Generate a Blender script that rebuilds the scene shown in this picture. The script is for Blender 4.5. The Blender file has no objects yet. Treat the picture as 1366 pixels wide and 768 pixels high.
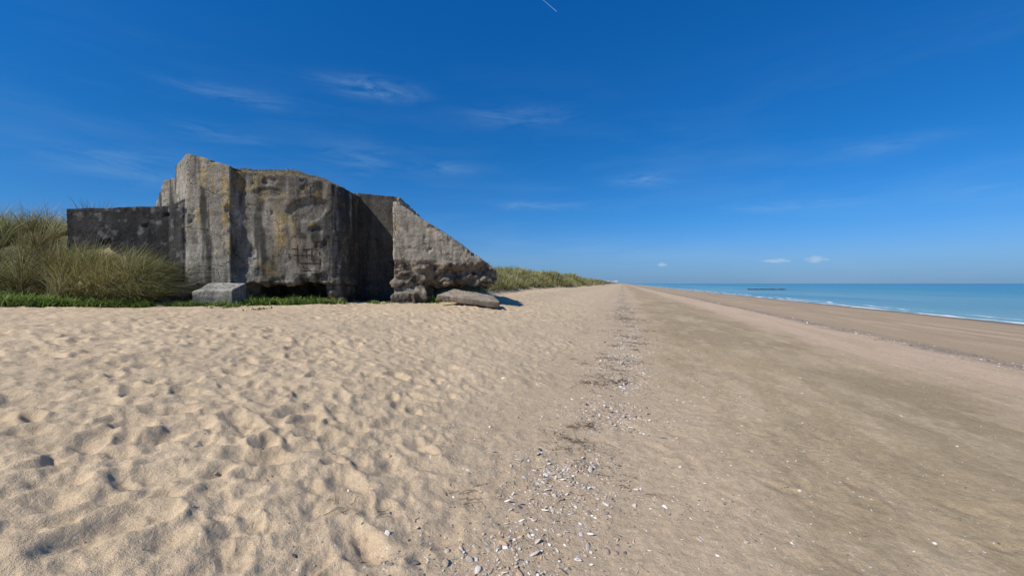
import bpy, bmesh, math, numpy as np
from mathutils import Vector, Matrix
from mathutils.bvhtree import BVHTree
rng=np.random.default_rng(7)
sc=bpy.context.scene
sc.view_settings.view_transform='Standard'; sc.view_settings.look='None'; sc.view_settings.exposure=0

# ---------------------------------------------------------------- noise
def _h(ix,iy,iz,s):
    h=(ix.astype(np.int64)*374761393+iy.astype(np.int64)*668265263+iz.astype(np.int64)*2147483647//7+s*974634777)&0xffffffff
    h=((h^(h>>13))*1274126177)&0xffffffff
    h=((h^(h>>16))*2246822519)&0xffffffff
    return ((h^(h>>15))&0xffffff)/16777215.0
def vn2(x,y,s=0):
    fx=np.floor(x);fy=np.floor(y);tx=x-fx;ty=y-fy
    tx=tx*tx*tx*(tx*(tx*6-15)+10);ty=ty*ty*ty*(ty*(ty*6-15)+10)
    z=np.zeros_like(fx)
    a=_h(fx,fy,z,s);b=_h(fx+1,fy,z,s);c=_h(fx,fy+1,z,s);d=_h(fx+1,fy+1,z,s)
    return (a*(1-tx)+b*tx)*(1-ty)+(c*(1-tx)+d*tx)*ty
def fbm2(x,y,o=4,s=0,g=.5):
    r=0;a=1;t=0
    for i in range(o):
        ca,sa=math.cos(.6*i),math.sin(.6*i)
        r=r+a*vn2((x*ca-y*sa)*2**i+17.3*i,(x*sa+y*ca)*2**i-9.1*i,s+i);t+=a;a*=g
    return r/t
def vn3(x,y,z,s=0):
    fx=np.floor(x);fy=np.floor(y);fz=np.floor(z);tx=x-fx;ty=y-fy;tz=z-fz
    tx=tx*tx*(3-2*tx);ty=ty*ty*(3-2*ty);tz=tz*tz*(3-2*tz)
    def pl(k): 
        return ((_h(fx,fy,fz+k,s)*(1-tx)+_h(fx+1,fy,fz+k,s)*tx)*(1-ty)+(_h(fx,fy+1,fz+k,s)*(1-tx)+_h(fx+1,fy+1,fz+k,s)*tx)*ty)
    return pl(0)*(1-tz)+pl(1)*tz
def fbm3(x,y,z,o=4,s=0):
    r=0;a=1;t=0
    for i in range(o):
        r=r+a*vn3(x*2**i+3.3*i,y*2**i,z*2**i+5.7*i,s+i);t+=a;a*=.5
    return r/t
def sm(t):
    t=np.clip(t,0,1);return t*t*(3-2*t)
def dents(x,y,cell,s,rad=(.25,.45),elong=1.7):
    X=x/cell;Y=y/cell;fx=np.floor(X);fy=np.floor(Y);out=np.zeros_like(X)
    for i in(-1,0,1):
        for j in(-1,0,1):
            cx=fx+i;cy=fy+j;z=np.zeros_like(cx)
            px=cx+_h(cx,cy,z,s);py=cy+_h(cx,cy,z,s+1);an=_h(cx,cy,z,s+2)*6.283
            r=rad[0]+(rad[1]-rad[0])*_h(cx,cy,z,s+3);dp=.2+.8*_h(cx,cy,z,s+4)
            dx=X-px;dy=Y-py;a=dx*np.cos(an)+dy*np.sin(an);b=-dx*np.sin(an)+dy*np.cos(an)
            d=np.sqrt((a/elong)**2+b**2)/r
            prof=-np.exp(-(d**2)*1.6)+.45*np.exp(-((d-1.35)/.35)**2)
            out+=prof*dp
    return out

# ---------------------------------------------------------------- terrain
cu,su=.968,.25
def uv(x,y): return cu*x-su*y, su*x+cu*y
def strand_u(v): return -.75*np.exp(-np.maximum(v-2,0)/3.0)+.05+.5*(fbm2(v*.3,v*0+3,4,91)-.5)
def H0(x,y):
    u,v=uv(x,y)
    zb=np.interp(u,[-400,-60,-14,-9,-6,-3,-1,0,3,10.7,39,80,400,1e5],[3,1.1,.88,.85,.72,.4,.1,0,-.1,-.7,-2.5,-5,-12,-14])
    far=sm((y-17)/6)*sm((-4-u)/3)*.2
    m1=sm((-7.2-u-2.6*(fbm2(v*.14,u*.1,3,5)-.5))/3.4)*sm((y-19)/5)*(1.15+2.0*(fbm2(x*.13,y*.13,3,8)-.35)+.5*sm((-u-12)/20))
    m2=sm((y-13.2-.8*(fbm2(x*.4,y*.1,2,6)-.5))/2.7)*sm((-10.6-x)/4)*(2.55+1.3*(fbm2(x*.28,y*.28,3,11)-.5))
    return zb+far+np.maximum(m1,m2), np.maximum(sm(m1/.7),sm(m2/.6))
def H(x,y):
    z,dm=H0(x,y);u,v=uv(x,y)
    r=np.hypot(x,y)
    mf=sm((-u-.3+1.2*(fbm2(x*.6,y*.6,3,44)-.5))/1.8)
    fade=1-sm((r-45)/40)
    wx=x+.14*(fbm2(x*4,y*4,3,301)-.5);wy=y+.14*(fbm2(x*4,y*4,3,302)-.5)
    tr=.45+1.1*sm((fbm2(x*.55,y*.55,3,311)-.3)*3)
    bump=.036*(fbm2(x*3.4,y*3.4,6,21,.62)-.5)*2+(.030*dents(wx,wy,.36,31,(.18,.36),1.9)*(.35+fbm2(x*.8,y*.8,2,310))+.015*dents(wx,wy,.19,51,(.2,.42),1.6))*tr+.06*(fbm2(x*.6,y*.6,2,77)-.5)
    ms=1-mf
    smooth=.016*(fbm2(x*2.2,y*2.2,6,61,.66)-.5)*2+.02*(fbm2(x*.4,y*.4,2,62)-.5)
    sp=.018*dents(wx,wy,.5,71,(.12,.22),1.8)*sm((fbm2(x*.35,y*.35,2,72)-.44)*6)
    su_=strand_u(v);ridge=.03*np.exp(-((u-su_)/.5)**2)*(fbm2(x*3,y*3,3,19))
    wob=.8*(fbm2(v*.15,v*0,3,88)-.5)
    berm=-.14*sm((u-10.9+wob)/1.6)+.14*sm((u-13)/9)
    return z+(bump*mf+(smooth+sp)*ms+ridge)*fade+berm*fade

def mk_mesh(name,V,F,mat=None,cols=None,smooth=False,attrs=None):
    V=np.asarray(V,dtype=np.float32);F=np.asarray(F,dtype=np.int32)
    me=bpy.data.meshes.new(name)
    n=len(V);m=len(F);k=F.shape[1]
    me.vertices.add(n);me.vertices.foreach_set('co',V.ravel())
    me.loops.add(m*k);me.loops.foreach_set('vertex_index',F.ravel())
    me.polygons.add(m);me.polygons.foreach_set('loop_start',np.arange(m,dtype=np.int32)*k)
    try: me.polygons.foreach_set('loop_total',np.full(m,k,dtype=np.int32))
    except Exception: pass
    me.update(calc_edges=True);me.validate()
    if smooth: me.polygons.foreach_set('use_smooth',np.ones(len(me.polygons),dtype=bool))
    if cols is not None: add_col(me,cols)
    if attrs:
        for a,d in attrs.items():
            at=me.attributes.new(a,'FLOAT','POINT');at.data.foreach_set('value',np.asarray(d,dtype=np.float32))
    ob=bpy.data.objects.new(name,me);sc.collection.objects.link(ob)
    if mat: me.materials.append(mat)
    return ob
def add_col(me,cols):
    c=np.ones((len(me.vertices),4),dtype=np.float32);c[:,:3]=cols
    at=me.color_attributes.new('Col','FLOAT_COLOR','POINT');at.data.foreach_set('color',c.ravel())

# ---------------------------------------------------------------- material helpers
def new_mat(name):
    m=bpy.data.materials.new(name);m.use_nodes=True;nt=m.node_tree
    return m,nt,nt.nodes,nt.links,nt.nodes['Principled BSDF']
def noise(nt,scale,detail=4,rough=.55,vec=None,dist=0):
    n=nt.nodes.new('ShaderNodeTexNoise');n.inputs['Scale'].default_value=scale;n.inputs['Detail'].default_value=detail
    n.inputs['Roughness'].default_value=rough;n.inputs['Distortion'].default_value=dist
    if vec is not None: nt.links.new(vec,n.inputs['Vector'])
    return n.outputs['Fac']
def rng_(nt,val,a,b,c,d):
    n=nt.nodes.new('ShaderNodeMapRange');n.inputs[1].default_value=a;n.inputs[2].default_value=b;n.inputs[3].default_value=c;n.inputs[4].default_value=d
    nt.links.new(val,n.inputs[0]);return n.outputs[0]
def math_(nt,op,a,b=None,clamp=False):
    n=nt.nodes.new('ShaderNodeMath');n.operation=op;n.use_clamp=clamp
    for i,v in enumerate((a,b)):
        if v is None: continue
        if isinstance(v,(int,float)): n.inputs[i].default_value=v
        else: nt.links.new(v,n.inputs[i])
    return n.outputs[0]
def wsum(nt,*terms):
    r=None
    for v,w in terms:
        q=math_(nt,'MULTIPLY',v,w);r=q if r is None else math_(nt,'ADD',r,q)
    return r
def mix(nt,fac,a,b,mode='MIX'):
    n=nt.nodes.new('ShaderNodeMix');n.data_type='RGBA';n.blend_type=mode
    for i,v in ((0,fac),(6,a),(7,b)):
        if isinstance(v,(int,float)): n.inputs[i].default_value=v
        elif isinstance(v,tuple): n.inputs[i].default_value=(*v,1) if len(v)==3 else v
        else: nt.links.new(v,n.inputs[i])
    return n.outputs[2]
def scalecol(nt,col,val):
    n=nt.nodes.new('ShaderNodeVectorMath');n.operation='SCALE';nt.links.new(col,n.inputs[0]);nt.links.new(val,n.inputs['Scale']);return n.outputs[0]
def attr(nt,name):
    n=nt.nodes.new('ShaderNodeAttribute');n.attribute_name=name;return n
def bump(nt,h,st,dist,nrm=None):
    b=nt.nodes.new('ShaderNodeBump');b.inputs['Strength'].default_value=st;b.inputs['Distance'].default_value=dist
    nt.links.new(h,b.inputs['Height'])
    if nrm is not None: nt.links.new(nrm,b.inputs['Normal'])
    return b.outputs[0]
def objco(nt): return nt.nodes.new('ShaderNodeTexCoord').outputs['Object']

# ---- sand
m_sand,nt,N,L,P=new_mat('sand')
oc=objco(nt)
c=attr(nt,'Col').outputs['Color'];peb=attr(nt,'peb').outputs['Fac']
fine=noise(nt,200,2,.7,oc);midn=noise(nt,14,5,.74,oc)
f1=rng_(nt,fine,.3,.7,.74,1.26);f2=rng_(nt,midn,.3,.7,.80,1.18)
col=scalecol(nt,c,math_(nt,'MULTIPLY',f1,f2))
vo=N.new('ShaderNodeTexVoronoi');vo.inputs['Scale'].default_value=42;L.new(oc,vo.inputs['Vector'])
sep=N.new('ShaderNodeSeparateColor');L.new(vo.outputs['Color'],sep.inputs[0])
spot=math_(nt,'LESS_THAN',vo.outputs['Distance'],math_(nt,'MULTIPLY',sep.outputs[2],.42))
sel=math_(nt,'LESS_THAN',sep.outputs[0],math_(nt,'MULTIPLY',peb,.6))
spm=math_(nt,'MULTIPLY',spot,sel)
cr=N.new('ShaderNodeValToRGB');cr.color_ramp.interpolation='CONSTANT'
el=cr.color_ramp.elements;el[0].position=0;el[0].color=(.12,.11,.10,1);el[1].position=.2;el[1].color=(.65,.59,.5,1)
e=el.new(.5);e.color=(.45,.28,.17,1);e=el.new(.65);e.color=(.22,.18,.15,1);e=el.new(.75);e.color=(.66,.54,.43,1)
L.new(sep.outputs[1],cr.inputs[0])
col=mix(nt,spm,col,cr.outputs[0])
L.new(col,P.inputs['Base Color']);P.inputs['Roughness'].default_value=.95;P.inputs['Specular IOR Level'].default_value=.15
L.new(bump(nt,wsum(nt,(fine,.28),(midn,1.3),(spm,.3)),.9,.019),P.inputs['Normal'])

# ---- ground mesh
ang=np.concatenate([np.arange(-66,66,.16),np.arange(66,294,2.)]);ang=np.radians(ang)
rr=[.06]
while rr[-1]<9000:
    r=rr[-1];rr.append(r*(1+(.03 if r<1.3 else .0078 if r<50 else .012 if r<150 else .05)))
rr=np.array(rr);nr=len(rr);na=len(ang)
R,A=np.meshgrid(rr,ang,indexing='ij')
gx=(R*np.sin(A)).ravel();gy=(R*np.cos(A)).ravel()
gz=H(gx,gy)
u,v=uv(gx,gy);dm=H0(gx,gy)[1]
def lerp(a,b,t): return a+(np.asarray(b)-a)*t[:,None]
C=np.tile(np.array([.56,.425,.275]),(len(gx),1))
mid=fbm2(gx*1.3,gy*1.3,5,102,.6);str_=fbm2(u*1.6,v*.22,5,103,.6);big=fbm2(gx*.45,gy*.3,4,104)
edge=fbm2(u*.5,v*.22,4,106,.6)
C*=(.84+.28*mid)[:,None]
C=lerp(C,[.49,.365,.24],sm((u+2.4)/1.8)*.7)
wu=u+1.8*(edge-.5)+1.3*(mid-.5)
td=sm((wu-.2)/2.2)*(1-.75*sm((u+2.4*(big-.5)-4.8)/2.6))
td=td*(.62+.7*sm((str_-.28)*2.5))
C=lerp(C,[.40,.302,.18],np.clip(td,0,1)*.97)
C=lerp(C,[.305,.23,.135],sm((wu-1.0)/1.6)*(1-sm((wu-4.8)/2))*sm((big-.44)*5)*.6)
C=lerp(C,[.53,.405,.265],sm((wu-.4)/1)*(1-sm((wu-6)/1))*sm((fbm2(u*1.8,v*.7,5,105,.68)-.53)*7)*.5)
C=lerp(C,[.27,.205,.125],sm((wu-.6)/1)*(1-sm((wu-6)/1))*sm((fbm2(u*3.1,v*1.3,5,107,.7)-.57)*9)*.3)
pink=sm((wu-4.8)/2.4)*(1-sm((u-9.9)/.9))*sm((str_-.30)*4)
C=lerp(C,[.58,.415,.29],pink*.75)
C=lerp(C,[.36,.265,.17],sm((u-10.2)/1.3)*(.55+.6*str_))
C=lerp(C,[.50,.37,.25],sm((u-12.5)/4)*(1-sm((u-27)/5))*sm((str_-.42)*5)*.65)
C=lerp(C,[.27,.20,.13],sm((u-15)/3)*(1-sm((u-33)/4))*sm((fbm2(u*.9,v*.05,4,108,.65)-.5)*7)*.5)
C=lerp(C,[.17,.135,.10],sm((u-34+3*(mid-.5))/3.5))
C*=(.90+.20*fbm2(gx*5,gy*5,4,140,.65))[:,None]
sv=strand_u(v)
peb=np.exp(-((u-sv)/.5)**2)*sm((fbm2(gx*1.2,gy*1.2,3,120)-.2)*3)
peb2=np.exp(-((u-10.6-.8*(fbm2(v*.15,v*0,3,88)-.5))/.7)**2)*sm((fbm2(gx*.6,gy*.6,3,121)-.2)*3)
C=lerp(C,[.20,.165,.135],np.clip(peb2*.7*sm((v-2)/5)+peb*.40*sm((v-7)/22),0,1))
pebA=np.clip(peb*1.0+peb2*.9+.03*(u<0)+.12*sm((u-.5)/2)*sm((mid-.42)*5)+.22*sm((u+2.4)/2)*(1-sm((u-2.2)/1)),0,1)
C=lerp(C,[.13,.12,.055],np.clip(dm*1.6,0,1)*(.35+.65*sm((fbm2(gx*.8,gy*.8,3,130)-.3)*4)))
i,j=np.meshgrid(np.arange(nr-1),np.arange(na),indexing='ij');j2=(j+1)%na
F=np.stack([i*na+j,i*na+j2,(i+1)*na+j2,(i+1)*na+j],-1).reshape(-1,4)[:, ::-1]
V=np.stack([gx,gy,gz],1)
ground=mk_mesh('sand_beach_ground',V,F,m_sand,C,True,{'peb':pebA})

# ---------------------------------------------------------------- sea
m_sea,nt,N,L,P=new_mat('sea_water')
oc=objco(nt)
sx=N.new('ShaderNodeSeparateXYZ');L.new(oc,sx.inputs[0])
mp=N.new('ShaderNodeMapping');mp.inputs['Scale'].default_value=(1,.25,1);L.new(oc,mp.inputs[0])
depth=rng_(nt,sx.outputs[0],38,190,0,1);depth2=rng_(nt,sx.outputs[0],120,1400,0,1)
col=mix(nt,depth,(.19,.32,.30),(.06,.24,.29));col=mix(nt,depth2,col,(.045,.14,.19))
pat=noise(nt,.02,3,.6,mp.outputs[0]);col=mix(nt,rng_(nt,pat,.42,.62,0,.5),col,(.035,.16,.22))
wob=math_(nt,'MULTIPLY',math_(nt,'SUBTRACT',noise(nt,.12,4,.6,oc),.5),6.)
uu=math_(nt,'ADD',sx.outputs[0],wob)
fo=None
for cen,w in((39.8,1.2),(44,.6)):
    q=math_(nt,'ABSOLUTE',math_(nt,'SUBTRACT',uu,cen));q=rng_(nt,q,0,w,1,0)
    fo=q if fo is None else math_(nt,'MAXIMUM',fo,q)
fo=math_(nt,'MULTIPLY',fo,rng_(nt,noise(nt,.35,4,.7,mp.outputs[0]),.40,.54,0,1.2),True)
col=mix(nt,fo,col,(.8,.83,.83))
L.new(col,P.inputs['Base Color']);L.new(rng_(nt,fo,0,1,.22,.8),P.inputs['Roughness']);P.inputs['IOR'].default_value=1.33
P.inputs['Specular IOR Level'].default_value=.3
L.new(bump(nt,wsum(nt,(noise(nt,1.1,4,.6,mp.outputs[0]),.35),(noise(nt,.15,2,.5,mp.outputs[0]),.9)),1,1.0),P.inputs['Normal'])
xs=[34,60,120,400,1500,6000,40000];ys=[-20000,-2000,-200,0,200,1000,4000,40000]
V=[(a,b_,0) for a in xs for b_ in ys];F=[(p*8+q,(p+1)*8+q,(p+1)*8+q+1,p*8+q+1) for p in range(6) for q in range(7)]
sea=mk_mesh('sea',V,F,m_sea);sea.location.z=-2.5;sea.rotation_euler.z=math.atan2(-su,cu)

# ---------------------------------------------------------------- bunker
m_con,nt,N,L,P=new_mat('weathered_concrete')
oc=objco(nt);c=attr(nt,'Col').outputs['Color']
mp=N.new('ShaderNodeMapping');mp.inputs['Scale'].default_value=(1,1,.2);L.new(oc,mp.inputs[0])
n30=noise(nt,26,5,.78,oc);ns=noise(nt,3.5,6,.7,mp.outputs[0])
f1=rng_(nt,n30,.3,.7,.45,1.5);f2=rng_(nt,ns,.3,.7,.55,1.45)
mz=N.new('ShaderNodeMapping');mz.inputs['Scale'].default_value=(.15,.15,4.5);L.new(oc,mz.inputs[0])
bd=noise(nt,1.6,2,.5,mz.outputs[0])
col=scalecol(nt,c,math_(nt,'MULTIPLY',math_(nt,'MULTIPLY',f1,f2),rng_(nt,bd,.35,.65,.90,1.10)))
nd=N.new('ShaderNodeTexNoise');nd.inputs['Scale'].default_value=2.5;nd.inputs['Detail'].default_value=4;L.new(oc,nd.inputs['Vector'])
va=N.new('ShaderNodeVectorMath');va.operation='MULTIPLY_ADD';L.new(nd.outputs['Color'],va.inputs[0]);va.inputs[1].default_value=(.9,.9,.9);L.new(oc,va.inputs[2])
ck=N.new('ShaderNodeTexVoronoi');ck.feature='DISTANCE_TO_EDGE';ck.inputs['Scale'].default_value=.55;L.new(va.outputs[0],ck.inputs['Vector'])
crack=rng_(nt,ck.outputs['Distance'],.0,.010,1,0)
pit=noise(nt,9,5,.8,oc)
col=mix(nt,math_(nt,'MAXIMUM',rng_(nt,pit,.32,.43,.8,0),math_(nt,'MULTIPLY',crack,.7)),col,(.025,.024,.021))
L.new(col,P.inputs['Base Color']);P.inputs['Roughness'].default_value=.95;P.inputs['Specular IOR Level'].default_value=.2
L.new(bump(nt,wsum(nt,(n30,.5),(pit,1.1),(bd,.12),(crack,-.5)),.9,.06),P.inputs['Normal'])

def hull(bm,pts):
    vs=[bm.verts.new(p) for p in pts]
    r=bmesh.ops.convex_hull(bm,input=vs)
    bmesh.ops.delete(bm,geom=[g for g in r['geom_interior'] if isinstance(g,bmesh.types.BMVert)],context='VERTS')
def prism(bm,plan,z0,tops):
    if not hasattr(tops,'__len__'): tops=[tops]*len(plan)
    hull(bm,[(x,y,z0) for x,y in plan]+[(x,y,t) for (x,y),t in zip(plan,tops)])
def remeshed(name,build,vox):
    bm=bmesh.new();build(bm);bmesh.ops.recalc_face_normals(bm,faces=bm.faces)
    me=bpy.data.meshes.new(name);bm.to_mesh(me);bm.free()
    ob=bpy.data.objects.new(name,me);sc.collection.objects.link(ob)
    md=ob.modifiers.new('r','REMESH');md.mode='VOXEL';md.voxel_size=vox
    dg=bpy.context.evaluated_depsgraph_get();ev=ob.evaluated_get(dg)
    m2=bpy.data.meshes.new_from_object(ev);ob.modifiers.clear();ob.data=m2;m2.name=name
    m2.polygons.foreach_set('use_smooth',np.ones(len(m2.polygons),dtype=bool))
    return ob
def getvn(me):
    n=len(me.vertices);V=np.empty(n*3,np.float32);me.vertices.foreach_get('co',V)
    Nn=np.empty(n*3,np.float32);me.vertices.foreach_get('normal',Nn)
    return V.reshape(-1,3).astype(float),Nn.reshape(-1,3).astype(float)

def build_bunker(bm):
    g=-.2
    prism(bm,[(-12.6,16),(-11.39,15),(-10.0,15.2),(-10,18),(-12.6,18)],g,[5.98,6.15,5.78,5.7,5.9])
    prism(bm,[(-14.55,17.5),(-13.9,17.05),(-13.9,19.5),(-14.55,19.5)],g,[4.9,5.6,5.6,4.9])
    prism(bm,[(-13.9,17.05),(-12.4,16.5),(-12.4,20),(-13.9,20)],g,[5.7,5.75,5.75,5.7])
    prism(bm,[(-15.4,14.8),(-12.15,15.35),(-12.15,16.4),(-15.4,15.9)],g,[4.2,4.38,4.38,4.2])
    prism(bm,[(-12.2,15.2),(-11.55,15.0),(-11.5,16),(-12.2,16.2)],g,4.42)
    main=[(-10.06,15.45),(-7.82,15.75),(-6.75,16.02),(-6.45,16.25),(-6.36,16.7),(-6.5,22),(-12,22),(-12,17)]
    prism(bm,main,1.62,[5.68,5.53,5.33,5.28,5.24,5.2,5.6,5.7])
    prism(bm,[(-10.06,15.48),(-9.75,15.55),(-9.6,16.4),(-10.5,16.4)],g,2.2)
    prism(bm,[(-11,18.4),(-6.5,18.6),(-6.5,21.5),(-11,21.5)],g,2.2)
    prism(bm,[(-7.0,16.3),(-6.5,16.4),(-6.4,19),(-6.9,19)],g,2.2)
    prism(bm,[(-7.5,18.0),(-4.7,18.05),(-4.7,22),(-7.5,22)],g,[5.5,5.24,5.1,5.4])
    up=[(-4.8,17.2,4.97),(-2.9,17.72,3.75),(-.83,18.3,2.3),(-.83,18.3,2.2),(-4.8,17.2,2.35),
        (-4.8,21,4.97),(-2.7,21,3.7),(-.83,20.6,2.3),(-.83,20.6,2.2),(-4.8,21,2.35)]
    hull(bm,up)
    hull(bm,[(-4.8,17.3,2.45),(-.75,18.4,2.45-.2),(-.8,18.5,1.5),(-4.7,17.75,1.45),(-4.8,21,2.45),(-.8,20.5,2.25),(-.8,20.3,1.55),(-4.7,21,1.5)])
    prism(bm,[(-4.8,17.25),(-3.55,17.55),(-3.7,20),(-4.8,20)],g,2.4)
    prism(bm,[(-4.8,17.0),(-3.9,17.2),(-3.9,18),(-4.8,18)],g,1.25)
bk=remeshed('bunker_walls',build_bunker,.045)
V,Nn=getvn(bk.data)
x,y,z=V.T
d=(fbm3(x*.9,y*.9,z*.9,3,1)-.5)*.08+(fbm3(x*5,y*5,z*5,4,9)-.5)*.06
d+=.012*((np.floor(z/.42)*.618)%1-.5)
low=np.exp(-np.maximum(z-1.65,0)/.3)*(x>-9.8)
d+=low*(fbm3(x*2.2,y*2.2,z*3,4,15)-.5)*.55
wing=(x>-4.85)
band=wing*sm((2.6-z)/.25)*sm((z-1.2)/.3)
d+=band*(fbm3(x*2.5,y*2.5,z*4,4,25)-.56)*.6
slope_z=2.3+(-.83-x)*.672
edge_=wing*np.exp(-np.abs(slope_z-z)/.12)
d-=edge_*sm((fbm3(x*2.6,y*2.6,z*2.6,4,46)-.48)*7)*.08
d-=wing*(x>-1.7)*.10*sm((fbm3(x*3,y*3,z*3,4,47)-.45)*6)
def crater(cx,cz,rx,rz,dep):
    q=np.sqrt(((x-cx)/rx)**2+((z-cz)/rz)**2)+(fbm3(x*2.2,y*2.2,z*2.2,4,33)-.5)*1.1
    return q,-dep*(1-sm((q-.7)/.3))*(y<17)
q1,c1=crater(-7.6,4.35,.8,.45,.11);q2,c2=crater(-7.65,2.65,.62,.75,.035);q3,c3=crater(-8.9,4.9,.6,.2,.06)
d+=c1+c2+c3
d-=.08*sm((fbm3(x*1.7,y*1.7,z*1.7,4,41)-.66)*11)
V2=V+Nn*d[:,None]
bk.data.vertices.foreach_set('co',V2.astype(np.float32).ravel());bk.data.update()
n=len(V);print('bunker verts',n)
C=np.tile(np.array([.28,.25,.20]),(n,1))
st=fbm2(x*2.6+y,z*.28,5,201,.6);st2=fbm2(x*6+y*2,z*.5,3,202);bl=fbm3(x*.9,y*.9,z*.9,5,203);fi=fbm3(x*5,y*5,z*5,3,204)
b2=fbm3(x*1.7+9,y*1.7,z*1.3,5,206)
ismain=(x>-10.02)&(x<-6.2)
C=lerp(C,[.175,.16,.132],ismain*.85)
C=lerp(C,[.36,.325,.265],ismain*sm((b2-.5)*8)*.75)
C=lerp(C,[.034,.033,.03],sm((st-.52)*8)*.8*(1-.65*wing))
C=lerp(C,[.04,.038,.034],sm((bl-.57)*9)*.6*(~wing)*sm((fi-.35)*5))
C=lerp(C,[.045,.043,.038],ismain*sm((z-4.5)/.8)*sm((st2-.38)*5)*.6)
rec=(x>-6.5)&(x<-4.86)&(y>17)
C=lerp(C,[.055,.05,.043],rec*.88)  # recess shadow painted into the wall colour, on top of the sun's own
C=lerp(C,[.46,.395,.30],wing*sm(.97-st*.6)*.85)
C=lerp(C,[.17,.15,.12],wing*sm((bl-.54)*7)*.5)
C=lerp(C,[.14,.12,.095],wing*sm((st2-.55)*8)*sm((slope_z-z<.9)*1.0)*.5)
C=lerp(C,[.23,.18,.125],band*.7)
C=lerp(C,[.035,.03,.025],band*sm((fi-.5)*6)*.8)
pill=(x<-10.02)&(x>-12.7)&(z>1)
C=lerp(C,[.40,.365,.30],pill*sm((st2-.42)*5)*.6)
ol=np.array([.36,.24,.065])
C=lerp(C,ol,pill*sm((x+11.5)/.3)*sm((z-2.0)/1.6)*sm((.55*st2+.5*bl-.48)*9)*sm((fi-.34)*6)*.65)
C=lerp(C,ol,np.exp(-((x+8.35)/.32)**2-((z-3.6)/.85)**2)*sm((fi*.5+st2*.5-.38)*7)*.85)
C=lerp(C,ol,(np.exp(-((q1-1.1)/.22)**2))*(x>-8)*(y<17)*sm((x+7.85)/.5)*sm((bl+fi*.6-.74)*7)*.8)
C=lerp(C,ol*[.85,.9,.9],sm((fi*.7+b2*.4-.58)*10)*sm((z-4.2)/.9)*ismain*.4)
C=lerp(C,ol,ismain*sm((fi*.6+bl*.5-.67)*14)*.25)
C=lerp(C,ol,wing*(x<-3.0)*sm((z-3.2)/.9)*sm((fi*.6+bl*.4-.51)*9)*.45)
C=lerp(C,[.24,.21,.17],(q1<.85)*(y<17)*.55)
C=lerp(C,[.25,.205,.15],(q2<.95)*(y<17)*.45)
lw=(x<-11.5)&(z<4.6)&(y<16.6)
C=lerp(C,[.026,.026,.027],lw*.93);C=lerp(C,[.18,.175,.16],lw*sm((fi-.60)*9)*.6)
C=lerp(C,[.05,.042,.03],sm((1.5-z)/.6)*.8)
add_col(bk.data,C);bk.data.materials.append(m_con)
bvh=BVHTree.FromObject(bk,bpy.context.evaluated_depsgraph_get())
def onwall(px,pz):
    h=bvh.ray_cast(Vector((px,12,pz)),Vector((0,1,0)))
    return h[0].y if h[0] else 16
root=bpy.data.objects.new('concrete_bunker',None);sc.collection.objects.link(root);bk.parent=root
m_rust,nt,N,L,P=new_mat('rusted_steel');oc=objco(nt)
L.new(mix(nt,noise(nt,20,3,.6,oc),(.03,.02,.015),(.09,.05,.03)),P.inputs['Base Color']);P.inputs['Roughness'].default_value=.9
bm=bmesh.new()
def bar(a,b_,r):
    a=Vector(a);b_=Vector(b_);dv=b_-a;q=dv.to_track_quat('Z','Y').to_matrix().to_4x4()
    bmesh.ops.create_cone(bm,cap_ends=True,segments=6,radius1=r,radius2=r,depth=dv.length,matrix=Matrix.Translation((a+b_)/2)@q)
for k in range(5):
    X0=-8.2+.27*k+rng.uniform(-.05,.05);z0=2.0+rng.uniform(0,.6);z1=3.2-rng.uniform(0,.6)
    zz=np.linspace(z0,z1,6)
    for a,b_ in zip(zz[:-1],zz[1:]):
        if rng.random()<.8: bar((X0,onwall(X0,a)-.003,a),(X0,onwall(X0,b_)-.003,b_),.015)
for k in range(5):
    Z0=2.1+.26*k+rng.uniform(-.05,.05);xx=np.linspace(-8.2+rng.uniform(0,.4),-7.0-rng.uniform(0,.4),6)
    for a,b_ in zip(xx[:-1],xx[1:]):
        if rng.random()<.8: bar((a,onwall(a,Z0)-.006,Z0),(b_,onwall(b_,Z0)-.006,Z0),.015)
me=bpy.data.meshes.new('exposed_rebar');bm.to_mesh(me);bm.free();me.materials.append(m_rust)
o=bpy.data.objects.new('exposed_rebar',me);sc.collection.objects.link(o);o.parent=root
m_soil,nt,N,L,P=new_mat('turf_soil');oc=objco(nt)
ns_=noise(nt,6,6,.7,oc)
L.new(mix(nt,ns_,(.06,.055,.03),(.28,.21,.12)),P.inputs['Base Color']);P.inputs['Roughness'].default_value=1
L.new(bump(nt,ns_,1,.1),P.inputs['Normal'])
def cap(bm):
    hull(bm,[(-10.6,15.8,5.3),(-7.0,16.4,5.2),(-6.7,21,5.2),(-11.5,21,5.2),(-10.3,16.0,5.75),(-8.1,16.3,5.82),(-7.1,16.8,5.55),(-10.9,17.3,6.2),(-8.6,17.3,6.1),(-7.5,18,5.75),(-11,20,6.1),(-8,20,6.0)])
cp=remeshed('roof_turf',cap,.08);V,Nn=getvn(cp.data);d=(fbm3(*(V*1.5).T,4,55)-.5)*.3
cp.data.vertices.foreach_set('co',(V+Nn*d[:,None]).astype(np.float32).ravel());cp.data.update();cp.data.materials.append(m_soil);cp.parent=root
bvhc=BVHTree.FromObject(cp,bpy.context.evaluated_depsgraph_get())

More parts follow.
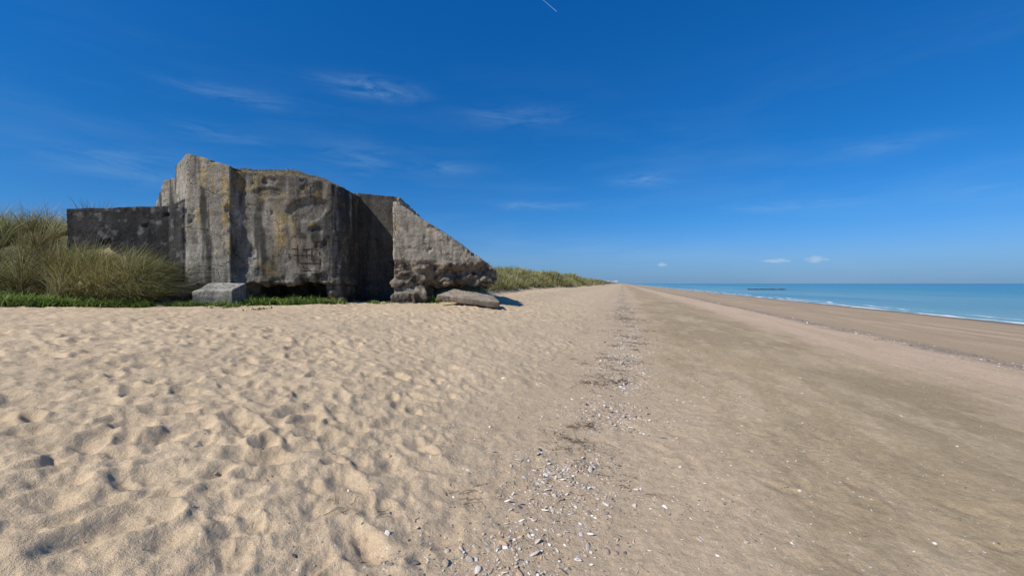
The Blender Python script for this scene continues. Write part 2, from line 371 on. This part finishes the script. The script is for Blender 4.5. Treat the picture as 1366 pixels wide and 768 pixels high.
def chunk(name,pts,vox,amp,colr):
    ob=remeshed(name,lambda bm:hull(bm,pts),vox);V,Nn=getvn(ob.data);x,y,z=V.T
    d=(fbm3(x*2.5,y*2.5,z*2.5,4,66)-.5)*amp
    ob.data.vertices.foreach_set('co',(V+Nn*d[:,None]).astype(np.float32).ravel());ob.data.update()
    c=np.tile(np.array(colr),(len(V),1));c*=(.6+.7*fbm3(x*3,y*3,z*3,4,67))[:,None]
    c*=np.where(Nn[:,2]>.6,1.0,.6)[:,None]  # lit tops and shaded sides put into the colour by face normal
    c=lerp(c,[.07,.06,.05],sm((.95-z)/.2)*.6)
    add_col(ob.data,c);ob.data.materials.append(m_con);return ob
chunk('concrete_block',[(-10.5,14.0,.5),(-9.12,13.95,.5),(-10.5,14.02,1.34),(-9.15,13.98,1.38),(-10.6,15,.5),(-9.3,15,.5),(-10.55,14.95,1.62),(-9.3,14.95,1.62)],.035,.09,[.44,.41,.35])
chunk('concrete_slab',[(-2.95,16.5,.95),(-.5,16.6,.62),(-.46,16.6,.88),(-2.9,16.5,1.16),(-2.5,18.0,1.0),(-.7,17.9,.8),(-2.45,18.0,1.38),(-.75,17.9,1.1)],.035,.07,[.42,.34,.25])
chunk('concrete_slab',[(-13.4,14.4,.5),(-11.0,14.3,.5),(-13.3,14.45,1.55),(-11.0,14.35,1.5),(-13.4,15.2,.5),(-11,15.1,.5),(-13.3,15.2,1.7),(-11,15.1,1.65)],.04,.15,[.15,.14,.12])

# ---------------------------------------------------------------- grass
def grass_mat(name,tr=.25):
    m,nt,N,L,P=new_mat(name);c=attr(nt,'Col').outputs['Color']
    L.new(c,P.inputs['Base Color']);P.inputs['Roughness'].default_value=.6;P.inputs['Specular IOR Level'].default_value=.25
    t=N.new('ShaderNodeBsdfTranslucent');L.new(c,t.inputs[0]);mx=N.new('ShaderNodeMixShader');mx.inputs[0].default_value=tr
    L.new(P.outputs[0],mx.inputs[1]);L.new(t.outputs[0],mx.inputs[2]);L.new(mx.outputs[0],N['Material Output'].inputs[0]);return m
m_grass=grass_mat('marram_grass')
def blades(name,base,h,lean_dir,lean,w,col,K=4,mat=None,droop=.45):
    n=len(h);t=np.linspace(0,1,K+1)
    hx=np.cos(lean_dir);hy=np.sin(lean_dir)
    px=base[:,0,None]+hx[:,None]*(h*lean)[:,None]*t**1.8
    py=base[:,1,None]+hy[:,None]*(h*lean)[:,None]*t**1.8
    pz=base[:,2,None]+h[:,None]*(t-droop*np.minimum(lean,1.5)[:,None]*t**2.4)
    fa=rng.uniform(0,6.283,n);wx=np.cos(fa);wy=np.sin(fa)
    ww=w[:,None]*(1-t**1.5*.92)
    A=np.stack([px-wx[:,None]*ww,py-wy[:,None]*ww,pz],-1);B=np.stack([px+wx[:,None]*ww,py+wy[:,None]*ww,pz],-1)
    V=np.stack([A,B],2).reshape(n,-1,3)
    m=2*(K+1);f=np.array([[2*k,2*k+1,2*k+3,2*k+2] for k in range(K)])
    F=(np.arange(n)[:,None,None]*m+f[None]).reshape(-1,4)
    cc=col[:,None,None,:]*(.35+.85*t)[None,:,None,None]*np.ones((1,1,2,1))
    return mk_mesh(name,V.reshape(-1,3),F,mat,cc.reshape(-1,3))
pal=np.array([[.17,.19,.05],[.32,.28,.10],[.48,.39,.18],[.08,.11,.03],[.58,.48,.28]])
def tuss(cx,cy,nb,rad,hh,le,wid,wind=.2,palp=(.25,.28,.22,.15,.10)):
    n=len(cx);I=np.repeat(np.arange(n),nb);M=len(I)
    a=rng.uniform(0,6.283,M);r=np.abs(rng.normal(0,1,M))*rad[I]*.6
    bx=cx[I]+np.cos(a)*r;by=cy[I]+np.sin(a)*r
    bz=H0(bx,by)[0]-.06
    wd=rng.normal(wind,.25,n)[I]
    dx=np.cos(a)*.8+wd+rng.normal(0,.3,M);dy=np.sin(a)*.8+rng.normal(0,.3,M)
    ld=np.arctan2(dy,dx);ln=np.hypot(dx,dy)*le*rng.uniform(.3,1.5,M)
    h=hh[I]*rng.uniform(.4,1.25,M)
    tone=np.exp(rng.normal(0,.36,n))[I]
    fav=rng.choice(5,n,p=palp)[I]
    pi=np.where(rng.random(M)<.5,fav,rng.choice(5,M,p=palp));col=pal[pi]*np.clip(tone,.45,1.5)[:,None]*rng.uniform(.65,1.3,(M,1))
    return np.stack([bx,by,bz],1),h,ld,ln,wid[I]*rng.uniform(.6,1.3,M),np.clip(col,0,.6)
def cat(*L_): return [np.concatenate(q) for q in zip(*L_)]
def inb(x,y): return (x>-15.5)&(y>14.3)
cx=rng.uniform(-32,-11,9000);cy=13.3+16*rng.random(9000)**1.4
dmm=H0(cx,cy)[1];k=(dmm>.22)&(~inb(cx,cy))&(cx>-1.3*cy-2.5);cx=cx[k][:620];cy=cy[k][:620]
n=len(cx);T1=tuss(cx,cy,130,np.full(n,.26),rng.choice([.4,.6,.9,1.2,1.5],n),.75,np.full(n,.009),.3,(.22,.28,.25,.12,.13))
cx=rng.uniform(-15.8,-11.9,34);cy=rng.uniform(13.7,14.6,34);k=H0(cx,cy)[1]>.15;cx=cx[k];cy=cy[k];n=len(cx)
T2=tuss(cx,cy,380,np.full(n,.25),rng.uniform(.65,1.5,n),1.05,np.full(n,.008),.8,(.14,.30,.33,.07,.16))
T=cat(T1,T2);print('left blades',len(T[1]))
blades('marram_grass_dune',T[0],T[1],T[2],T[3],T[4],T[5],5,m_grass)
nn=5200;vv=18+rng.exponential(60,nn);uu=-7.0-np.abs(rng.normal(0,5.0,nn))-.02*vv*rng.random(nn)
cx=cu*uu+su*vv;cy=-su*uu+cu*vv;k=(cy>21.5)&(H0(cx,cy)[1]>.2)&(vv<900);cx=cx[k];cy=cy[k];n=len(cx);dist=np.hypot(cx,cy)
T=tuss(cx,cy,32,.32+dist*.004,rng.uniform(.35,.95,n),.7,.008+dist*.00028,.3,(.3,.3,.2,.1,.10))
blades('marram_grass_dune',T[0],T[1],T[2],T[3],T[4],T[5]*1.15,3,m_grass)
bx=rng.uniform(-11,-7,3600);by=rng.uniform(15.9,20,3600);B=[];
for a,b_ in zip(bx,by):
    h_=bvhc.ray_cast(Vector((a,b_,9)),Vector((0,0,-1)))
    if h_[0] is not None and h_[0].z>5.6:B.append(tuple(h_[0]))
B=np.array(B);n=len(B)
blades('roof_grass',B,rng.uniform(.04,.16,n),rng.uniform(0,6.28,n),rng.uniform(.3,1.2,n),np.full(n,.008),pal[rng.choice([1,2,4],n)]*.7,3,m_grass).parent=root
cs=[(-16.5,13.0,1.2,.5,2400),(-14.6,12.95,1.0,.38,2300),(-18.5,13.1,1.5,.55,2000),(-13,13.2,1.0,.28,1500),(-12,13.3,1.0,.24,1300),(-11,13.5,.7,.2,900),(-8.4,14.6,.8,.3,1300),(-7.9,14.9,.6,.32,800),(-6.9,15.2,.8,.26,1000),(-8.9,13.2,.25,.16,160),(-5.2,16.6,.5,.14,260),(-3.4,18,.4,.3,350),(-7.2,12.2,.15,.1,50),(-10.2,13.5,.4,.2,350),(-9.3,13.7,.6,.18,400)]
L1=[]
for a,b_,r,h,m in cs:
    bx=a+rng.normal(0,r*.55,m);by=b_+rng.normal(0,.2,m);cl_=fbm2(bx*3,by*3,2,500);kk=cl_>.42;bx=bx[kk];by=by[kk]
    L1.append((bx,by,rng.uniform(.4,1.1,len(bx))*h*(.3+1.5*cl_[kk])))
bx,by,h=[np.concatenate(q) for q in zip(*L1)];n=len(bx)
gp=np.array([[.15,.26,.035],[.22,.34,.06],[.08,.16,.03],[.30,.34,.09]])
blades('green_beach_plants',np.stack([bx,by,H(bx,by)-.01],1),h,rng.uniform(0,6.28,n),rng.uniform(.2,1.3,n),rng.uniform(.008,.024,n),gp[rng.integers(0,4,n)],3,m_grass)

# ---------------------------------------------------------------- shells and pebbles
m_peb,nt,N,L,P=new_mat('shell_pebble');oc=objco(nt);c=attr(nt,'Col').outputs['Color']
L.new(scalecol(nt,c,rng_(nt,noise(nt,120,3,.6,oc),.3,.7,.75,1.2)),P.inputs['Base Color']);P.inputs['Roughness'].default_value=.7
def tmpl(kind):
    rings=[(0,1),(.45,.9),(.8,.6),(1,.12),(.85,-.25)] if kind==0 else [(0,1),(.5,.88),(.9,.4),(1.0,-.1),(.7,-.5)]
    V=[];S=9
    for r,z in rings:
        for s in range(S):
            a=2*math.pi*s/S
            rad=r*(1+(.28*math.cos(a) if kind==0 else 0))
            if kind==0: rad*=1+.05*(-1)**s
            V.append((rad*math.cos(a),rad*math.sin(a)*(.85 if kind==0 else 1),z))
    F=[(i*S+s,i*S+(s+1)%S,(i+1)*S+(s+1)%S,(i+1)*S+s) for i in range(len(rings)-1) for s in range(S)]
    return np.array(V),np.array(F)
tm=[tmpl(0),tmpl(1)]
pc=np.array([[.70,.63,.54],[.56,.47,.37],[.50,.33,.21],[.15,.145,.15],[.26,.24,.21],[.42,.33,.24],[.76,.71,.64],[.07,.07,.07]])
def scatter(name,px,py,size,colp):
    Vs=[];Fs=[];Cs=[];off=0;kind=(rng.random(len(px))<.15).astype(int)
    pz=H(px,py)
    for kd in(0,1):
        I=np.where(kind==kd)[0];T,Fm=tm[kd];n=len(I)
        sx=size[I]*rng.uniform(.8,1.4,n);sy=size[I]*rng.uniform(.35,.95,n);sz=size[I]*(rng.uniform(.10,.30,n) if kd==0 else rng.uniform(.25,.5,n))
        a=rng.uniform(0,6.283,n);tx=rng.normal(0,.32,n);ty=rng.normal(0,.32,n)
        X=T[None,:,0]*sx[:,None]*(1+rng.normal(0,.16,(n,len(T))));Y=T[None,:,1]*sy[:,None]*(1+rng.normal(0,.16,(n,len(T))));Z=T[None,:,2]*sz[:,None]
        Z=Z+X*tx[:,None]+Y*ty[:,None]
        X2=X*np.cos(a)[:,None]-Y*np.sin(a)[:,None];Y2=X*np.sin(a)[:,None]+Y*np.cos(a)[:,None]
        V=np.stack([X2+px[I,None],Y2+py[I,None],Z+pz[I,None]+sz[:,None]*.1],-1)
        cc=pc[rng.choice(8,n,p=colp)]*rng.uniform(.7,1.15,(n,1))
        Vs.append(V.reshape(-1,3));Fs.append((np.arange(n)[:,None,None]*len(T)+Fm[None]+off).reshape(-1,4));Cs.append(np.repeat(cc,len(T),0));off+=n*len(T)
    return mk_mesh(name,np.concatenate(Vs),np.concatenate(Fs),m_peb,np.concatenate(Cs),False)
def fromuv(u,v): return cu*u+su*v,-su*u+cu*v
cp_=[.24,.25,.20,.04,.06,.13,.07,.01]
n=24000;v=1.6+np.concatenate([rng.uniform(0,3,n//8),rng.uniform(1.5,14,n//2),rng.exponential(24,n-n//8-n//2)])
u=strand_u(v)+rng.standard_t(3,len(v))*(.22+.005*v)+.10
x,y=fromuv(u,v);k=sm((fbm2(x*1.4,y*1.4,4,300,.6)-.34)*5)>rng.random(len(v))*.95;x=x[k];y=y[k];v=v[k]
size=np.clip(rng.lognormal(-5.05,.58,len(x)),.003,.026)*(1+v*.045)
scatter('shells_and_pebbles',x,y,size,cp_)
n=4200;v=rng.uniform(1,18,n);u=rng.normal(-.8,1.3,n);x,y=fromuv(u,v);scatter('shells_and_pebbles',x,y,np.clip(rng.lognormal(-5.25,.5,n),.002,.018)*(1+v*.02),[.16,.19,.16,.13,.15,.15,.03,.03])
n=2400;v=np.concatenate([rng.uniform(-1,8,n//2),rng.uniform(-3,26,n//2)]);u=np.concatenate([.4+rng.exponential(1.3,n//2),rng.uniform(.8,11,n//2)]);x,y=fromuv(u,v);scatter('shells_and_pebbles',x,y,np.clip(rng.lognormal(-5.2,.5,n),.003,.018)*(1+v*.02),[.30,.22,.17,.02,.05,.12,.11,.01])
n=5200;v=rng.uniform(0,1,n)**1.6*100-2;u=10.6+rng.normal(0,.5,n)+.8*(fbm2(v*.15,v*0,3,88)-.5);x,y=fromuv(u,v);scatter('shells_and_pebbles',x,y,np.clip(rng.lognormal(-4.0,.5,n),.01,.06),[.08,.12,.1,.22,.22,.16,.03,.07])

# ---------------------------------------------------------------- seaweed and twigs
m_weed,nt,N,L,P=new_mat('dry_seaweed');c=attr(nt,'Col').outputs['Color'];L.new(c,P.inputs['Base Color']);P.inputs['Roughness'].default_value=.8
cl=[(.62,4.2,.14,90),(.75,4.6,.12,80),(1.5,6.7,.25,80),(-.35,2.95,.12,16),(-.15,3.1,.1,10),(-1.0,2.6,.12,12),(.55,3.95,.08,30)]
for _ in range(64):
    v_=rng.uniform(3.6,32);u_=float(strand_u(np.array([v_]))[0])+rng.normal(.1,.28);X0,Y0=fromuv(u_,v_)
    cl.append((X0,Y0,rng.uniform(.05,.3)*(1+v_*.02),int(rng.uniform(5,38))))
Vs=[];Fs=[];Cs=[];off=0
for a,b_,r,m in cl:
    tilt=rng.uniform(-.8,.8)
    for _ in range(m):
        K=6;Ln=rng.uniform(.03,.18)*(1 if b_<6 else 1.4);an=rng.uniform(0,6.28) if b_>3.3 else rng.normal(.9,.5)
        g1=rng.normal(0,r*1.3);g2=rng.normal(0,r*.45)
        p=np.array([a+g1*math.cos(tilt)-g2*math.sin(tilt),b_+g1*math.sin(tilt)+g2*math.cos(tilt)]);rad=rng.uniform(.001,.003)*(1 if b_<6 else 1.6)
        pts=[];
        for k in range(K):
            pts.append(p.copy());an+=rng.normal(0,.4);p=p+np.array([math.cos(an),math.sin(an)])*Ln/K
        pts=np.array(pts);zz=H(pts[:,0],pts[:,1])+rad+np.abs(rng.normal(0,.010))*np.sin(np.linspace(0,3.1,K))+.003
        dr=np.gradient(pts,axis=0);dr/=np.linalg.norm(dr,axis=1)[:,None]+1e-9;nx=-dr[:,1];ny=dr[:,0]
        tp=rad*(1-np.linspace(0,.7,K))
        ring=[]
        for sx_,sz_ in((1,0),(0,1),(-1,0),(0,-1)):
            ring.append(np.stack([pts[:,0]+nx*tp*sx_,pts[:,1]+ny*tp*sx_,zz+tp*sz_],-1))
        R_=np.stack(ring,1).reshape(-1,3);Vs.append(R_)
        for k in range(K-1):
            for s in range(4): Fs.append((off+k*4+s,off+k*4+(s+1)%4,off+(k+1)*4+(s+1)%4,off+(k+1)*4+s))
        Cs.append(np.tile(np.array([.06,.045,.03])*rng.uniform(.5,2.8),(len(R_),1)));off+=len(R_)
mk_mesh('seaweed_and_twigs',np.concatenate(Vs),Fs,m_weed,np.concatenate(Cs))

# offshore rocks
bm=bmesh.new()
for k in range(16):
    x0=.60*280+(k-8)*1.5;s=rng.uniform(.6,1.3)
    hull(bm,[(x0+rng.uniform(-s,s)*1.3,280+rng.uniform(-s,s),-2.8+rng.uniform(0,1)*(1.0)) for _ in range(14)])
me=bpy.data.meshes.new('sea_rocks');bm.to_mesh(me);bm.free()
mr,nt,N,L,P=new_mat('dark_rock');P.inputs['Base Color'].default_value=(.04,.045,.05,1);P.inputs['Roughness'].default_value=.7;me.materials.append(mr)
o=bpy.data.objects.new('sea_rocks',me);sc.collection.objects.link(o)

# distant village on the coast
mv,nt,N,L,P=new_mat('distant_plaster');P.inputs['Base Color'].default_value=(.4,.42,.45,1)
bm=bmesh.new()
for k in range(16):
    v_=1500+rng.uniform(-200,500);u_=-20-rng.uniform(0,120);X0,Y0=fromuv(u_,v_);w_=rng.uniform(5,9);h_=rng.uniform(5,8);z0=2
    hull(bm,[(X0+sx_*w_,Y0+sy_*5,z) for sx_ in(-1,1) for sy_ in(-1,1) for z in(z0,z0+h_)]+[(X0-w_,Y0,z0+h_+3),(X0+w_,Y0,z0+h_+3)])
me=bpy.data.meshes.new('distant_village');bm.to_mesh(me);bm.free();me.materials.append(mv)
o=bpy.data.objects.new('distant_village',me);sc.collection.objects.link(o)

# ---------------------------------------------------------------- world, sun, camera
el_=math.radians(44);az=math.atan2(-.8,-.6)
w=bpy.data.worlds.new('World');sc.world=w;w.use_nodes=True;nt=w.node_tree;N=nt.nodes;L=nt.links
bg=N['Background'];bg.inputs[1].default_value=.10
sky=N.new('ShaderNodeTexSky');sky.sky_type='NISHITA';sky.sun_disc=False;sky.sun_elevation=el_;sky.sun_rotation=az%(2*math.pi)
sky.air_density=1.0;sky.dust_density=.3;sky.ozone_density=3.0
tc=N.new('ShaderNodeTexCoord').outputs['Generated']
sx=N.new('ShaderNodeSeparateXYZ');L.new(tc,sx.inputs[0])
azn=math_(nt,'ARCTAN2',sx.outputs[0],sx.outputs[1]);eln=math_(nt,'ARCSINE',sx.outputs[2])
grade=N.new('ShaderNodeValToRGB');ge=grade.color_ramp.elements
L.new(rng_(nt,eln,0,1.4,0,1),grade.inputs[0])
ge[0].position=0;ge[0].color=(.26,.48,1.02,1);ge[1].position=1;ge[1].color=(.55,.8,1.0,1)
for p_,c_ in((.04,(.30,.56,1.03)),(.10,(.17,.57,1.05)),(.2,(.09,.58,1.08)),(.42,(.045,.66,1.32)),(.62,(.12,.74,1.3))):
    e=ge.new(p_);e.color=(*c_,1)
base=mix(nt,1.0,sky.outputs[0],grade.outputs[0],'MULTIPLY')
# soft haze bank low over the sea
hz=math_(nt,'EXPONENT',math_(nt,'MULTIPLY',math_(nt,'ABSOLUTE',eln),-22))
base=mix(nt,math_(nt,'MULTIPLY',hz,.55),base,(1.75,3.3,5.1))
def pxdir(px,py):
    X=(px-683)/570;Z=(378-py)/570;return math.atan2(X,1),math.atan2(Z,math.hypot(X,1))
clouds=[(500,120,.09,.018,1.1),(330,132,.10,.014,.7),(690,158,.11,.022,.6),(590,225,.10,.015,.5),(860,240,.07,.014,1.0),(1170,198,.07,.012,.6),(180,222,.10,.03,.7),(480,212,.08,.03,.6),(290,178,.07,.015,.5),(720,275,.10,.010,1.0),(1060,275,.12,.010,.7),(1340,248,.06,.012,.8),(760,335,.3,.03,.35)]
s=None
for px,py,sa,se,am in clouds:
    a,e_=pxdir(px,py)
    q1_=math_(nt,'MULTIPLY',math_(nt,'SUBTRACT',azn,a),1/sa);q2_=math_(nt,'MULTIPLY',math_(nt,'SUBTRACT',eln,e_),1/se)
    q=math_(nt,'ADD',math_(nt,'MULTIPLY',q1_,q1_),math_(nt,'MULTIPLY',q2_,q2_))
    g=math_(nt,'MULTIPLY',math_(nt,'EXPONENT',math_(nt,'MULTIPLY',q,-1)),am)
    s=g if s is None else math_(nt,'ADD',s,g)
cv=N.new('ShaderNodeCombineXYZ');L.new(azn,cv.inputs[0]);L.new(eln,cv.inputs[1])
mp=N.new('ShaderNodeMapping');mp.inputs['Rotation'].default_value=(0,0,-.12);mp.inputs['Scale'].default_value=(5,26,1);L.new(cv.outputs[0],mp.inputs[0])
ns=noise(nt,1.2,7,.68,mp.outputs[0],.9)
ci=math_(nt,'MULTIPLY',s,rng_(nt,ns,.40,.75,0,1),True)
ci=math_(nt,'ADD',math_(nt,'MULTIPLY',ci,.38),math_(nt,'MULTIPLY',rng_(nt,noise(nt,.5,5,.6,mp.outputs[0],.3),.47,.75,0,.13),rng_(nt,eln,0,.5,1,0)))
base=mix(nt,ci,base,(3.8,5.7,7.2))
pf=None
for px,py,sa,se in((1088,346,.022,.009),(1035,348,.030,.006),(882,353,.016,.006)):
    a,e_=pxdir(px,py)
    q1_=math_(nt,'MULTIPLY',math_(nt,'SUBTRACT',azn,a),1/sa);q2_=math_(nt,'MULTIPLY',math_(nt,'SUBTRACT',eln,e_),1/se)
    q=math_(nt,'ADD',math_(nt,'MULTIPLY',q1_,q1_),math_(nt,'MULTIPLY',q2_,q2_));g=math_(nt,'EXPONENT',math_(nt,'MULTIPLY',q,-1))
    pf=g if pf is None else math_(nt,'MAXIMUM',pf,g)
mp2=N.new('ShaderNodeMapping');mp2.inputs['Scale'].default_value=(60,140,1);L.new(cv.outputs[0],mp2.inputs[0])
pf=rng_(nt,math_(nt,'ADD',pf,math_(nt,'MULTIPLY',math_(nt,'SUBTRACT',noise(nt,1.5,4,.6,mp2.outputs[0]),.5),1.6)),.45,1.0,0,.5)
base=mix(nt,pf,base,(5.0,6.2,7.6))
L.new(base,bg.inputs[0])

sl=bpy.data.lights.new('sun','SUN');sl.energy=4.9;sl.angle=math.radians(.5);sl.color=(1,.945,.86)
so=bpy.data.objects.new('sun',sl);sc.collection.objects.link(so)
dv=Vector((math.sin(az)*math.cos(el_),math.cos(az)*math.cos(el_),math.sin(el_)))
so.rotation_euler=dv.to_track_quat('Z','Y').to_euler()

mc,nt,N,L,P=new_mat('contrail');P.inputs['Base Color'].default_value=(.32,.5,.7,1);P.inputs['Roughness'].default_value=1
def far(px,py,D=9000): return np.array([(px-683)/570*D,D,1.6+(378-py)/570*D])
a=far(716,-4);b_=far(742,18);nrm=np.array([22,0,28.])
mk_mesh('contrail',[a-nrm*.06,a+nrm*.06,b_+nrm*.13,b_-nrm*.13],[(0,1,2,3)],mc)

cam=bpy.data.cameras.new('camera');co=bpy.data.objects.new('camera',cam);sc.collection.objects.link(co)
co.location=(0,0,1.6);co.rotation_euler=(math.radians(90-.6),0,0);cam.sensor_width=36;cam.lens=36*570/1366;cam.clip_end=60000;cam.clip_start=.05
sc.camera=co
